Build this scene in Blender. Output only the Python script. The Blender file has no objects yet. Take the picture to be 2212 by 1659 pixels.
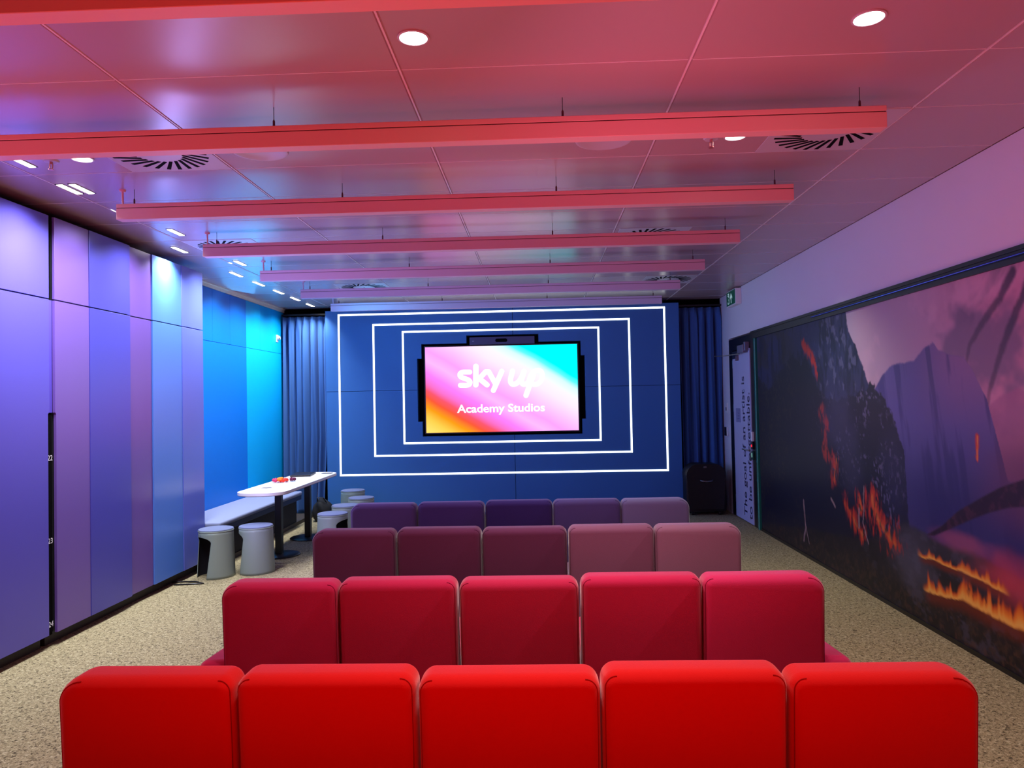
import bpy, bmesh, math, random
import numpy as np
from mathutils import Vector, Matrix
PI = math.pi
C = bpy.context.scene.collection
random.seed(7)

# ------------------------------------------------------------------ helpers
def lin(c):
    return tuple(((v/255)/12.92 if v/255 <= .04045 else ((v/255+.055)/1.055)**2.4) for v in c)

def mat(name, rgb, rough=.6, metal=0., spec=.5, emit=None, estr=0., noise=None, bump=None, sheen=0., raw=False):
    m = bpy.data.materials.new(name); m.use_nodes = True
    nt = m.node_tree; b = nt.nodes['Principled BSDF']
    col = (*(rgb if raw else lin(rgb)), 1)
    b.inputs['Base Color'].default_value = col
    b.inputs['Roughness'].default_value = rough
    b.inputs['Metallic'].default_value = metal
    b.inputs['Specular IOR Level'].default_value = spec
    if sheen:
        b.inputs['Sheen Weight'].default_value = sheen
        b.inputs['Sheen Roughness'].default_value = .4
        b.inputs['Sheen Tint'].default_value = tuple(c*.5+.5 for c in col[:3])+(1,)
    if emit:
        b.inputs['Emission Color'].default_value = (*lin(emit), 1)
        b.inputs['Emission Strength'].default_value = estr
    if noise or bump:
        tc = nt.nodes.new('ShaderNodeTexCoord')
        n = nt.nodes.new('ShaderNodeTexNoise')
        n.inputs['Scale'].default_value = (noise or bump)[0]
        n.inputs['Detail'].default_value = 4
        nt.links.new(tc.outputs['Object'], n.inputs['Vector'])
        if noise:
            mx = nt.nodes.new('ShaderNodeMix'); mx.data_type = 'RGBA'
            k = noise[1]
            mx.inputs['A'].default_value = tuple(c*(1-k) for c in col[:3]) + (1,)
            mx.inputs['B'].default_value = tuple(min(1, c*(1+k)) for c in col[:3]) + (1,)
            nt.links.new(n.outputs['Fac'], mx.inputs['Factor'])
            nt.links.new(mx.outputs['Result'], b.inputs['Base Color'])
        if bump:
            bp = nt.nodes.new('ShaderNodeBump'); bp.inputs['Strength'].default_value = bump[1]
            bp.inputs['Distance'].default_value = .002
            nt.links.new(n.outputs['Fac'], bp.inputs['Height'])
            nt.links.new(bp.outputs['Normal'], b.inputs['Normal'])
    return m

def emis(name, rgb, s):
    m = bpy.data.materials.new(name); m.use_nodes = True
    nt = m.node_tree; nt.nodes.clear()
    e = nt.nodes.new('ShaderNodeEmission'); o = nt.nodes.new('ShaderNodeOutputMaterial')
    e.inputs[0].default_value = (*lin(rgb), 1); e.inputs[1].default_value = s
    nt.links.new(e.outputs[0], o.inputs[0])
    return m

class MB:
    def __init__(s): s.bm = bmesh.new()
    def box(s, x0, x1, y0, y1, z0, z1, bev=0, seg=2, M=None):
        r = bmesh.ops.create_cube(s.bm, size=1)
        vs = r['verts']
        for v in vs:
            v.co = Vector(((x0+x1)/2+v.co.x*(x1-x0), (y0+y1)/2+v.co.y*(y1-y0), (z0+z1)/2+v.co.z*(z1-z0)))
        if bev:
            es = list({e for v in vs for e in v.link_edges})
            g = bmesh.ops.bevel(s.bm, geom=es, offset=bev, segments=seg, affect='EDGES', profile=.5)
            vs = list({v for f in g['faces'] for v in f.verts} | {v for v in vs if v.is_valid})
        if M is not None:
            for v in vs: v.co = M @ v.co
        return s
    def quad(s, *P):
        s.bm.faces.new([s.bm.verts.new(p) for p in P]); return s
    def lathe(s, prof, c=(0, 0, 0), n=32, M=None):
        rings = []
        for r, z in prof:
            if r < 1e-6: rings.append([s.bm.verts.new((c[0], c[1], c[2]+z))])
            else: rings.append([s.bm.verts.new((c[0]+r*math.cos(2*PI*i/n), c[1]+r*math.sin(2*PI*i/n), c[2]+z)) for i in range(n)])
        for a, b in zip(rings, rings[1:]):
            for i in range(n):
                j = (i+1) % n
                if len(a) == 1 and len(b) == 1: continue
                if len(a) == 1: s.bm.faces.new([a[0], b[j], b[i]])
                elif len(b) == 1: s.bm.faces.new([a[i], a[j], b[0]])
                else: s.bm.faces.new([a[i], a[j], b[j], b[i]])
        if M is not None:
            for r in rings:
                for v in r: v.co = M @ v.co
        return s
    def cyl(s, c, r, h, n=24): return s.lathe([(0, 0), (r, 0), (r, h), (0, h)], c, n)
    def tube(s, pts, r, n=8, closed=False):
        P = [Vector(p) for p in pts]; rings = []
        N = len(P); up = None
        for i, p in enumerate(P):
            if closed: t = P[(i+1) % N]-P[i-1]
            else: t = P[min(i+1, N-1)]-P[max(i-1, 0)]
            t.normalize()
            if up is None:
                up = t.cross(Vector((0, 0, 1)))
                if up.length < .1: up = t.cross(Vector((1, 0, 0)))
            up = (up - t*up.dot(t)).normalized(); w = t.cross(up)
            rr = r[i] if isinstance(r, (list, tuple)) else r
            rings.append([s.bm.verts.new(p+up*(rr*math.cos(2*PI*k/n))+w*(rr*math.sin(2*PI*k/n))) for k in range(n)])
        for i in range(N if closed else N-1):
            a, b = rings[i], rings[(i+1) % N]
            for k in range(n): s.bm.faces.new([a[k], a[(k+1) % n], b[(k+1) % n], b[k]])
        if not closed:
            s.bm.faces.new(rings[0][::-1]); s.bm.faces.new(rings[-1])
        return s
    def prism(s, poly, h0, h1, axis='z', M=None):
        def P(a, b, h): return {'z': (a, b, h), 'y': (a, h, b), 'x': (h, a, b)}[axis]
        A = [s.bm.verts.new(P(a, b, h0)) for a, b in poly]; B = [s.bm.verts.new(P(a, b, h1)) for a, b in poly]
        s.bm.faces.new(A[::-1]); s.bm.faces.new(B)
        n = len(A)
        for i in range(n): s.bm.faces.new([A[i], A[(i+1) % n], B[(i+1) % n], B[i]])
        if M is not None:
            for v in A+B: v.co = M @ v.co
        return s
    def build(s, name, m, parent=None, off=None, smooth=False):
        """vertices are in world space; off (or the parent's chain of locations) is taken away"""
        bmesh.ops.recalc_face_normals(s.bm, faces=s.bm.faces)
        me = bpy.data.meshes.new(name); 
        base = Vector((0, 0, 0))
        if off is not None: base = Vector(off)
        elif parent is not None:
            q = parent
            while q: base += q.location; q = q.parent
        for v in s.bm.verts: v.co -= base
        s.bm.to_mesh(me); s.bm.free()
        me.materials.append(m)
        if smooth:
            for p in me.polygons: p.use_smooth = True
            me.set_sharp_from_angle(angle=math.radians(40 if smooth is True else smooth))
        o = bpy.data.objects.new(name, me); C.objects.link(o)
        if parent is not None: o.parent = parent
        if off is not None and parent is None: o.location = off
        return o

def tag(o, label=None, cat=None, group=None, kind=None):
    if label: o['label'] = label
    if cat: o['category'] = cat
    if group: o['group'] = group
    if kind: o['kind'] = kind
    return o
def thing(name, label, cat, loc=(0, 0, 0), group=None, kind=None):
    o = bpy.data.objects.new(name, None); o.empty_display_size = .1; C.objects.link(o); o.location = loc
    return tag(o, label, cat, group, kind)
def struct(o, label=None):
    return tag(o, label, kind='structure')
def copy_tree(o, parent=None):
    c = o.copy(); C.objects.link(c); c.parent = parent
    for ch in list(o.children): copy_tree(ch, c)
    return c
def lamp(kind, loc, target, power, color, parent=None, size=None, sizey=None, spot=None, blend=.6, spread=None, raw=False):
    l = bpy.data.lights.new('lamp', kind); l.energy = power; l.color = color
    if kind == 'AREA':
        l.shape = 'RECTANGLE'; l.size = size; l.size_y = sizey or size
        if spread: l.spread = math.radians(spread)
    if kind == 'SPOT':
        l.spot_size = math.radians(spot); l.spot_blend = blend; l.shadow_soft_size = size or .03
    o = bpy.data.objects.new('lamp', l); C.objects.link(o)
    d = Vector(target)-Vector(loc)
    o.rotation_euler = d.to_track_quat('-Z', 'Y').to_euler()
    if parent is not None:
        o.parent = parent; o.location = Vector(loc)-parent.location
    else: o.location = loc
    return o

def fnt(name, txt, size, m, M, offset=0., ext=.0005, sx=1., parent=None, space=1.):
    cu = bpy.data.curves.new(name, 'FONT'); cu.body = txt; cu.size = size; cu.offset = offset; cu.extrude = ext
    cu.space_character = space
    cu.resolution_u = 4
    o = bpy.data.objects.new(name, cu); C.objects.link(o)
    bpy.context.view_layer.update()
    me = bpy.data.meshes.new_from_object(o.evaluated_get(bpy.context.evaluated_depsgraph_get()))
    bpy.data.objects.remove(o)
    base = Vector((0, 0, 0)); q = parent
    while q: base += q.location; q = q.parent
    for v in me.vertices: v.co = (M @ Vector((v.co.x*sx, v.co.y, v.co.z))) - base
    me.materials.clear(); me.materials.append(m)
    o = bpy.data.objects.new(name, me); C.objects.link(o)
    if parent is not None: o.parent = parent
    return o

# ------------------------------------------------------------------ materials
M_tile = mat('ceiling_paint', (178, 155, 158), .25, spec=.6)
M_tee = mat('ceiling_grid', (225, 218, 222), .35)
M_plate = mat('diffuser_plate', (192, 186, 194), .4)
M_black = mat('black_void', (4, 4, 6), .9, spec=.1)
M_blackm = mat('black_metal', (14, 14, 18), .35)
M_dark = mat('dark_paint', (20, 22, 34), .7)
M_white = mat('white_paint', (215, 212, 220), .75, noise=(3, .02))
M_whitepl = mat('white_plastic', (230, 230, 232), .4)
M_stage = mat('blue_panel', (50, 110, 176), .62, noise=(2.2, .03))
M_curt = mat('curtain_cloth', (64, 104, 162), .95, spec=.1, sheen=.2, bump=(260, .4))
M_steel = mat('steel', (150, 150, 156), .3, metal=1)
M_led = emis('white_led', (255, 255, 255), 2.2)
M_lamp = emis('lamp_diffuser', (255, 250, 240), 14)

# ------------------------------------------------------------------ dimensions
XR, XC, XL = 2.62, -3.30, -3.72       # right wall, locker doors, alcove wall
H = 3.0
YF, YB = 10.58, 10.8                   # end of ceiling, back wall

# ------------------------------------------------------------------ floor
def floor_mat():
    m = bpy.data.materials.new('speckled_carpet'); m.use_nodes = True
    nt = m.node_tree; b = nt.nodes['Principled BSDF']; L = nt.links
    b.inputs['Roughness'].default_value = .95; b.inputs['Specular IOR Level'].default_value = .1
    tc = nt.nodes.new('ShaderNodeTexCoord')
    def N(sc, d=3, dist=0.):
        n = nt.nodes.new('ShaderNodeTexNoise'); n.inputs['Scale'].default_value = sc
        n.inputs['Detail'].default_value = d; n.inputs['Distortion'].default_value = dist
        L.new(tc.outputs['Object'], n.inputs['Vector']); return n
    def ramp(src, stops):
        r = nt.nodes.new('ShaderNodeValToRGB'); e = r.color_ramp.elements
        while len(e) < len(stops): e.new(.5)
        for k, (p, c) in zip(e, stops): k.position = p; k.color = (*lin(c), 1)
        L.new(src, r.inputs[0]); return r
    a = ramp(N(62, 3, 1.2).outputs['Fac'], [(.0, (44, 38, 28)), (.36, (84, 76, 60)), (.43, (143, 133, 103)), (.57, (162, 151, 118)), (.66, (184, 175, 143)), (1, (202, 196, 166))])
    c = ramp(N(120, 2, 2.).outputs['Fac'], [(.0, (60, 54, 44)), (.38, (150, 140, 118)), (.42, (255, 255, 255)), (1, (255, 255, 255))])
    mx = nt.nodes.new('ShaderNodeMix'); mx.data_type = 'RGBA'; mx.blend_type = 'MULTIPLY'; mx.inputs['Factor'].default_value = .8
    L.new(a.outputs[0], mx.inputs['A']); L.new(c.outputs[0], mx.inputs['B'])
    L.new(mx.outputs['Result'], b.inputs['Base Color'])
    bp = nt.nodes.new('ShaderNodeBump'); bp.inputs['Strength'].default_value = .5; bp.inputs['Distance'].default_value = .004
    L.new(N(90, 3).outputs['Fac'], bp.inputs['Height']); L.new(bp.outputs['Normal'], b.inputs['Normal'])
    return m
struct(MB().box(-4.1, 3.0, -2.0, 11.0, -.1, 0).build('floor', floor_mat()))

# ------------------------------------------------------------------ ceiling
mb = MB()
xs = [-3.72, -2.985, -1.77, -.555, .66, 1.87, XR]
ys = [-1.77+.6*k for k in range(21)] + [YF]
for i in range(len(xs)-1):
    for j in range(len(ys)-1):
        g = .008
        x0, x1, y0, y1 = xs[i]+g, xs[i+1]-g, ys[j]+.0025, ys[j+1]-.0025
        b = .003
        z0, z1 = H, H+.006
        A = [(x0+b, y0+b, z0), (x1-b, y0+b, z0), (x1-b, y1-b, z0), (x0+b, y1-b, z0)]
        B = [(x0, y0, z1), (x1, y0, z1), (x1, y1, z1), (x0, y1, z1)]
        mb.quad(*A)
        for k in range(4):
            mb.quad(A[k], A[(k+1) % 4], B[(k+1) % 4], B[k])
mb.box(-3.9, XR+.1, -1.9, YF, H+.006, H+.1)
o = mb.build('ceiling', M_tile); struct(o)
# narrow ribs of the grid that run down the room
mb = MB()
for x in xs[1:-1]:
    mb.box(x-.004, x+.004, -1.77, YF-.01, H-.001, H+.006)
for y in ys[1:-1]:
    for a, b in zip(xs, xs[1:]): mb.box(a+.009, b-.009, y-.0028, y+.0028, H-.0004, H+.006)
struct(mb.build('trim_1', M_tee))

# ------------------------------------------------------------------ walls
struct(MB().box(XR, XR+.12, -1.9, 10.52, 2.38, H).box(XR, XR+.12, 10.09, 10.52, 0, 2.38).build('wall_right', M_white))
struct(MB().box(XL-.12, XL, 7.1, YB, 0, H+.1).box(-4.05, -3.95, -1.9, 7.1, 0, H+.1).build('wall_left', M_dark))
struct(MB().box(-4.1, 3.0, YB, YB+.1, 0, 3.3).box(XR, XR+.1, 10.52, YB, 0, 3.3).box(-3.9, 3.0, YF, YB, 3.25, 3.3).build('wall_back', M_black))
struct(MB().box(-4.1, 2.8, -2.0, -1.9, 0, 3.1).build('wall_front', mat('rear_wall', (120, 50, 70), .8)))
struct(MB().box(XR-.012, XR, 2.0, 8.8, 0, .03).build('baseboard_right', M_blackm))

# alcove wall: cyan and blue wall boards with fine joints
mb_c, mb_b = MB(), MB()
M_cyan = mat('cyan_board', (0, 168, 238), .42, spec=.25)
M_azure = mat('azure_board', (0, 112, 214), .42, spec=.25)
yy = [7.1, 8.21, 8.69, 9.18, 9.64, 10.08, 10.56]
for a, b in zip(yy, yy[1:]):
    t = mb_b if b < 9.2 else mb_c
    t.box(XL, XL+.018, a+.002, b-.002, 2.342, 2.945, .002, 1)
for (a, b), t in ((((7.1, 9.18)), mb_b), (((9.18, 10.56)), mb_c)):
    t.box(XL, XL+.018, a+.0015, b-.0015, 0.0, 2.338, .002, 1)
w = thing('wall_panel', 'azure blue wall boards of the bench alcove, half nearer the lockers', 'wall panel', (XL, 7.1, 0))
mb_b.build('board', M_azure, w)
w = thing('wall_panel', 'bright cyan wall boards of the bench alcove, half beside the curtain', 'wall panel', (XL, 9.18, 0))
mb_c.build('board', M_cyan, w)
# white shadow-gap trim along the top of the alcove
struct(MB().box(XL, XL+.03, 7.1, 10.56, 2.948, 2.99).box(XL+.03, XL+.045, 7.1, 10.56, 2.985, 3.0).build('trim_2', mat('cream_trim', (225, 222, 205), .5)))

# ------------------------------------------------------------------ lockers
cols = {'a': (86, 78, 186), 'b': (108, 82, 168), 'c': (70, 68, 176), 'd': (102, 74, 160), 'e': (78, 124, 220), 'f': (92, 108, 208)}
units = [(3.05, 3.93, 'c', 'far left purple-blue locker door partly outside the photo'),
         (3.93, 4.83, 'a', 'wide periwinkle locker at the left edge, left of the numbered black slot'),
         (4.875, 5.26, 'b', 'narrow lilac locker right of the numbered black slot'),
         (5.26, 5.80, 'c', 'indigo blue locker between two lilac lockers'),
         (5.80, 6.16, 'd', 'narrow pinkish lilac locker before the sky blue one'),
         (6.16, 6.67, 'e', 'sky blue locker with a bright pool of light at its top'),
         (6.67, 7.095, 'f', 'pale periwinkle end locker beside the bench alcove')]
dx = [0, 0, .006, .010, -.010, .0, .006]
for k, (a, b, c, lab) in enumerate(units):
    m = mat('locker_'+c, cols[c], .3, spec=.55)
    t = thing('locker', lab, 'locker', (-3.6, a, 0), 'lockers along the left wall')
    MB().box(-3.94, XC-.022, a+.001, b-.001, .08, 2.90).build('carcass', M_dark if k < 6 else mat('locker_side', (110, 120, 215), .4), t)
    MB().box(-3.94, XC-.075, a, b, 0, .08).build('plinth', mat('plinth_brown', (42, 34, 32), .6), t)
    x = XC+dx[k]
    MB().box(x-.018, x, a+.002, b-.002, 2.354, 2.92, .0015, 1).build('upper_door', m, t)
    aa, bb = a, b
    if k == 1:
        mb = MB().prism([(aa+.002, .09), (bb-.018, .09), (bb-.018, 1.57), (bb-.010, 1.58), (bb-.002, 1.58), (bb-.002, 2.346), (aa+.002, 2.346)], x-.018, x, 'x')
    elif k == 2:
        mb = MB().prism([(aa+.012, .09), (bb-.002, .09), (bb-.002, 2.346), (aa+.002, 2.346), (aa+.002, 1.58), (aa+.012, 1.57)], x-.018, x, 'x')
    else:
        mb = MB().box(x-.018, x, aa+.002, bb-.002, .09, 2.346, .0015, 1)
    mb.build('door', m, t)
    if k == 2:
        MB().box(-3.94, XC-.022, 4.83, 4.875, .08, 2.9).build('filler_panel', M_black, t)
        MB().box(XC-.02, XC-.012, 4.833, 4.873, 1.58, 2.346).build('edge_strip', mat('edge_purple', (88, 74, 190), .4), t)
        MB().box(XC-.021, XC-.017, 4.832, 4.873, .1, 1.575).build('slot', M_black, t)
# numbers on the black slot
M_num = mat('number_paint_glow', (215, 215, 222), .5, emit=(200, 200, 210), estr=.12)  # white paint with a faint glow added
lock = [o for o in C.objects if o.name.startswith('locker') and o.type == 'EMPTY'][2]
for s, z in (('22', 1.255), ('23', .695), ('24', .135)):
    Mx = Matrix.Translation((XC-.0165, 4.829, z)) @ Matrix(((0, 0, 1, 0), (1, 0, 0, 0), (0, 1, 0, 0), (0, 0, 0, 1)))
    fnt('number', s, .052, M_num, Mx, offset=.0, parent=lock)

# ------------------------------------------------------------------ blue feature wall with LED outlines and screen
YP = 10.30
def cells(mb, X, Z, keep, y0, y1):
    nx, nz = len(X)-1, len(Z)-1
    F = [[keep((X[i]+X[i+1])/2, (Z[j]+Z[j+1])/2) for j in range(nz)] for i in range(nx)]
    for i in range(nx):
        for j in range(nz):
            if not F[i][j]: continue
            a, b, c, d = X[i], X[i+1], Z[j], Z[j+1]
            mb.quad((a, y0, c), (b, y0, c), (b, y0, d), (a, y0, d)); mb.quad((a, y1, c), (b, y1, c), (b, y1, d), (a, y1, d))
            g = lambda p, q: 0 <= p < nx and 0 <= q < nz and F[p][q]
            if not g(i-1, j): mb.quad((a, y0, c), (a, y1, c), (a, y1, d), (a, y0, d))
            if not g(i+1, j): mb.quad((b, y0, c), (b, y1, c), (b, y1, d), (b, y0, d))
            if not g(i, j-1): mb.quad((a, y0, c), (b, y0, c), (b, y1, c), (a, y1, c))
            if not g(i, j+1): mb.quad((a, y0, d), (b, y0, d), (b, y1, d), (a, y1, d))
tx0, tx1, tz0, tz1 = -1.59, .56, 1.165, 2.378
hole = [(tx0-.052, tx1+.052, tz0-.05, tz1+.045), (-1.00, .02, tz1, tz1+.155), (tx0-.115, tx1+.105, tz0+.16, tz1-.16)]
X = sorted({-3.01, 1.99, -.345, -.339} | {h[0] for h in hole} | {h[1] for h in hole})
Z = sorted({.0, 2.925, 1.772, 1.777} | {h[2] for h in hole} | {h[3] for h in hole})
def keep(x, z):
    if any(h[0] < x < h[1] and h[2] < z < h[3] for h in hole): return False
    if -.345 < x < -.339 or 1.772 < z < 1.777: return False
    return True
mb = MB(); cells(mb, X, Z, keep, YP, YP+.14)
bmesh.ops.remove_doubles(mb.bm, verts=mb.bm.verts, dist=1e-5)
fw = thing('feature_wall', 'deep blue feature wall with three white light outlines around the screen', 'feature wall', (-.5, YP, 0), kind='structure')
mb.build('panel', M_stage, fw)
MB().box(-3.0, 1.98, YP+.11, YP+.15, 0, 2.92).build('backing', M_black, fw)
def strip(name, x0, x1, z0, z1, lab):
    t = thing('light_outline', lab, 'LED light', (x0, YP, z0), 'white light outlines on the blue wall')
    w = .025
    MB().box(x0, x1, YP-.004, YP-.0005, z0, z0+w).box(x0, x1, YP-.004, YP-.0005, z1-w, z1).box(x0, x0+w, YP-.004, YP-.0005, z0+w, z1-w).box(x1-w, x1, YP-.004, YP-.0005, z0+w, z1-w).build('led_strip', M_led, t)
strip('a', -2.83, 1.80, .575, 2.875, 'largest white LED rectangle on the blue wall')
strip('b', -2.335, 1.305, .84, 2.725, 'middle white LED rectangle on the blue wall')
strip('c', -1.915, .875, 1.012, 2.615, 'smallest white LED rectangle just around the screen')

tv = thing('wall_screen', 'large lit flat screen with pink, orange and cyan colours showing sky up', 'screen', ((tx0+tx1)/2, YP+.03, tz0))
MB().box(tx0-.02, tx1+.02, YP+.012, YP+.07, tz0-.02, tz1+.018, .004, 1).build('bezel', M_blackm, tv)
def screen_mat():
    m = bpy.data.materials.new('screen_picture'); m.use_nodes = True
    nt = m.node_tree; nt.nodes.clear(); L = nt.links
    tc = nt.nodes.new('ShaderNodeTexCoord'); sp = nt.nodes.new('ShaderNodeSeparateXYZ')
    L.new(tc.outputs['Object'], sp.inputs[0])
    # diagonal coordinate: 0 at the top right corner, 1 at the bottom left one
    w, h = tx1-tx0, tz1-tz0
    k = .636-.024
    def M(op, a, b):
        n = nt.nodes.new('ShaderNodeMath'); n.operation = op
        for i, v in enumerate((a, b)):
            if isinstance(v, (int, float)): n.inputs[i].default_value = v
            else: L.new(v, n.inputs[i])
        return n.outputs[0]
    down = M('SUBTRACT', h, sp.outputs['Z'])
    right = M('ADD', sp.outputs['X'], w/2)
    s = M('SUBTRACT', down, M('MULTIPLY', right, k))
    s = M('DIVIDE', M('ADD', s, k*w), k*w+h)
    noi = nt.nodes.new('ShaderNodeTexNoise'); noi.inputs['Scale'].default_value = 1.3; L.new(tc.outputs['Object'], noi.inputs['Vector'])
    s = M('ADD', s, M('MULTIPLY', M('SUBTRACT', noi.outputs['Fac'], .5), .05))
    r = nt.nodes.new('ShaderNodeValToRGB'); e = r.color_ramp.elements
    px = lambda v: (v+1007)/2007
    stops = [(-1007, (0, 250, 255)), (-620, (0, 245, 255)), (-560, (90, 235, 255)), (-500, (200, 245, 255)), (-400, (228, 226, 250)), (-270, (252, 216, 246)), (-60, (254, 176, 252)), (60, (254, 150, 252)), (180, (255, 172, 252)), (320, (255, 120, 240)), (430, (255, 105, 190)), (510, (255, 80, 100)), (590, (255, 82, 50)), (700, (255, 145, 20)), (820, (255, 190, 70)), (1000, (255, 215, 110))]
    while len(e) < len(stops): e.new(.5)
    for q, (p, c) in zip(e, stops): q.position = px(p); q.color = (*lin(c), 1)
    L.new(s, r.inputs[0])
    em = nt.nodes.new('ShaderNodeEmission'); em.inputs[1].default_value = 1.15
    L.new(r.outputs[0], em.inputs[0]); out = nt.nodes.new('ShaderNodeOutputMaterial'); L.new(em.outputs[0], out.inputs[0])
    return m
MB().box(tx0, tx1, YP+.009, YP+.012, tz0, tz1).build('display', screen_mat(), tv)
M_text = emis('screen_white', (255, 255, 255), 1.25)
def TP(x, y):          # lettering laid out on the display, measured in its own 1655 x 940 units
    x, y = x-290, y-255
    a = .0237
    return (tx0+(x-a*y)/1655*2.15, tz1-(y+a*x)/1655*2.15)
def stroke(mb, pts, w, yoff):
    P = [Vector(TP(*p)) for p in pts]; r = w/2/1655*2.15
    def arc(c):
        vs = [mb.bm.verts.new((c.x+r*math.cos(2*PI*k/20), yoff, c.y+r*math.sin(2*PI*k/20))) for k in range(20)]
        mb.bm.faces.new(vs)
    for p in P: arc(p)
    for a, b in zip(P, P[1:]):
        d = (b-a)
        if d.length < 1e-6: continue
        n = Vector((-d.y, d.x)).normalized()*r
        mb.bm.faces.new([mb.bm.verts.new((q.x, yoff, q.y)) for q in (a+n, b+n, b-n, a-n)])
def bez(p0, p1, p2, p3, n=10):
    return [tuple((1-t)**3*a+3*(1-t)**2*t*b+3*(1-t)*t*t*c+t**3*d for a, b, c, d in zip(p0, p1, p2, p3)) for t in [i/n for i in range(n+1)]]
mb = MB()
ty = YP+.0075
S = [(782, 524), (720, 524)]+bez((720, 524), (660, 524), (662, 572), (700, 585))+bez((700, 585), (745, 600), (785, 610), (785, 635))+bez((785, 635), (785, 668), (750, 668), (720, 668))+[(680, 668)]
stroke(mb, S, 54, ty)
stroke(mb, [(848, 462), (848, 662)], 60, ty-.0002)
stroke(mb, [(880, 600), (955, 520), (988, 520), (1065, 655)], 56, ty-.0004)
stroke(mb, [(880, 590), (970, 662)], 58, ty-.0006)
stroke(mb, [(1130, 515), (1040, 722)], 56, ty-.0008)
U = [(1247, 512), (1228, 585)]+bez((1228, 585), (1210, 665), (1265, 672), (1310, 630))+bez((1310, 630), (1340, 600), (1355, 560), (1372, 515))
stroke(mb, U, 56, ty-.0010)
stroke(mb, [(1372, 515), (1350, 590)]+bez((1350, 590), (1330, 665), (1380, 675), (1425, 625)), 54, ty-.0012)
Pp = bez((1425, 625), (1440, 540), (1480, 500), (1530, 503))+bez((1530, 503), (1590, 508), (1575, 600), (1545, 630))+bez((1545, 630), (1515, 665), (1470, 662), (1440, 640))
stroke(mb, Pp, 52, ty-.0014)
stroke(mb, [(1470, 560), (1394, 775)], 56, ty-.0016)
mb.build('title_lettering', M_text, tv)
p0 = TP(650, 966); ang = 0
Mx = Matrix.Translation((p0[0], YP+.006, p0[1])) @ Matrix(((1, 0, 0, 0), (0, 0, -1, 0), (0, 1, 0, 0), (0, 0, 0, 1)))
t = fnt('subtitle_lettering', 'Academy Studios', .158, M_text, Mx, offset=.0035, ext=0, parent=tv)
xsz = [v.co.x for v in t.data.vertices]; wd = max(xsz)-min(xsz); want = (1605-650)/1655*2.15; mn = min(xsz)
for v in t.data.vertices: v.co.x = mn+(v.co.x-mn)*want/wd
cam_b = thing('conference_bar', 'grey camera and speaker bar above the large screen', 'video bar', (-.49, YP+.02, tz1+.02))
MB().box(-.955, -.035, YP+.0, YP+.07, tz1+.020, tz1+.128, .006, 2).build('housing', mat('bar_grey', (70, 70, 108), .5), cam_b)
pl = [(.085*math.copysign(1, math.cos(a))*0+(.06 if math.cos(a) > 0 else -.06)+.025*math.cos(a), .025*math.sin(a)) for a in [2*PI*i/28 for i in range(28)]]
MB().prism([(x-.505, z+tz1+.075) for x, z in pl], YP-.003, YP+.001, 'y').build('lens', M_black, cam_b)
MB().cyl((0, 0, 0), .004, .002, 10).build('status_light', emis('tiny_light', (220, 220, 255), 2), cam_b).location = (.105, -.024, .055)
MB().box(-.918, -.890, YP-.001, YP+.001, tz1+.066, tz1+.076).build('badge', mat('badge', (150, 150, 175), .5), cam_b)

# ------------------------------------------------------------------ curtains
def curtain(x0, x1, npl, lab, flare, phase=0.):
    bm = bmesh.new(); nx, nz = npl*24, 40
    g = []
    for j in range(nz+1):
        z = .03+(2.87-.03)*j/nz; row = []
        for i in range(nx+1):
            u = i/nx; ph = 2*PI*u*npl+phase
            tp = max(0, (z-2.68)/.19)
            fold = .052*math.cos(ph+.35*math.sin(2.3*u*npl))+.016*math.cos(2*ph+1.1*z)+.01*math.sin(.7*ph+z*.8)
            pinch = -.028*max(0, math.cos(ph))**6
            y = 10.47-fold*(1-.75*tp)+pinch*tp*1.2-.02*(1-z/2.87)*math.sin(ph*.5+1)
            xx = x0+(x1-x0)*u
            xx += .018*math.sin(ph)*(1-tp)*(.5+.5*math.sin(z*1.4+ph*.3))
            if flare: xx += flare*max(0, (1-z/1.1))*u
            row.append(bm.verts.new((xx, y, z)))
        g.append(row)
    for j in range(nz):
        for i in range(nx): bm.faces.new([g[j][i], g[j][i+1], g[j+1][i+1], g[j+1][i]])
    mb = MB(); mb.bm.free(); mb.bm = bm
    t = thing('curtain', lab, 'curtain', ((x0+x1)/2, 10.47, 0))
    c = mb.build('cloth', M_curt, t, smooth=80)
    md = c.modifiers.new('thick', 'SOLIDIFY'); md.thickness = .004
    MB().box(x0-.02, x1+.02, 10.44, 10.50, 2.885, 2.91).build('track', M_blackm, t)
curtain(-3.67, -3.03, 6, 'pinch-pleated blue curtain left of the blue feature wall', -.06)
curtain(2.02, 2.60, 5, 'pinch-pleated navy curtain right of the feature wall behind the black case', 0, 1.2)

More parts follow.
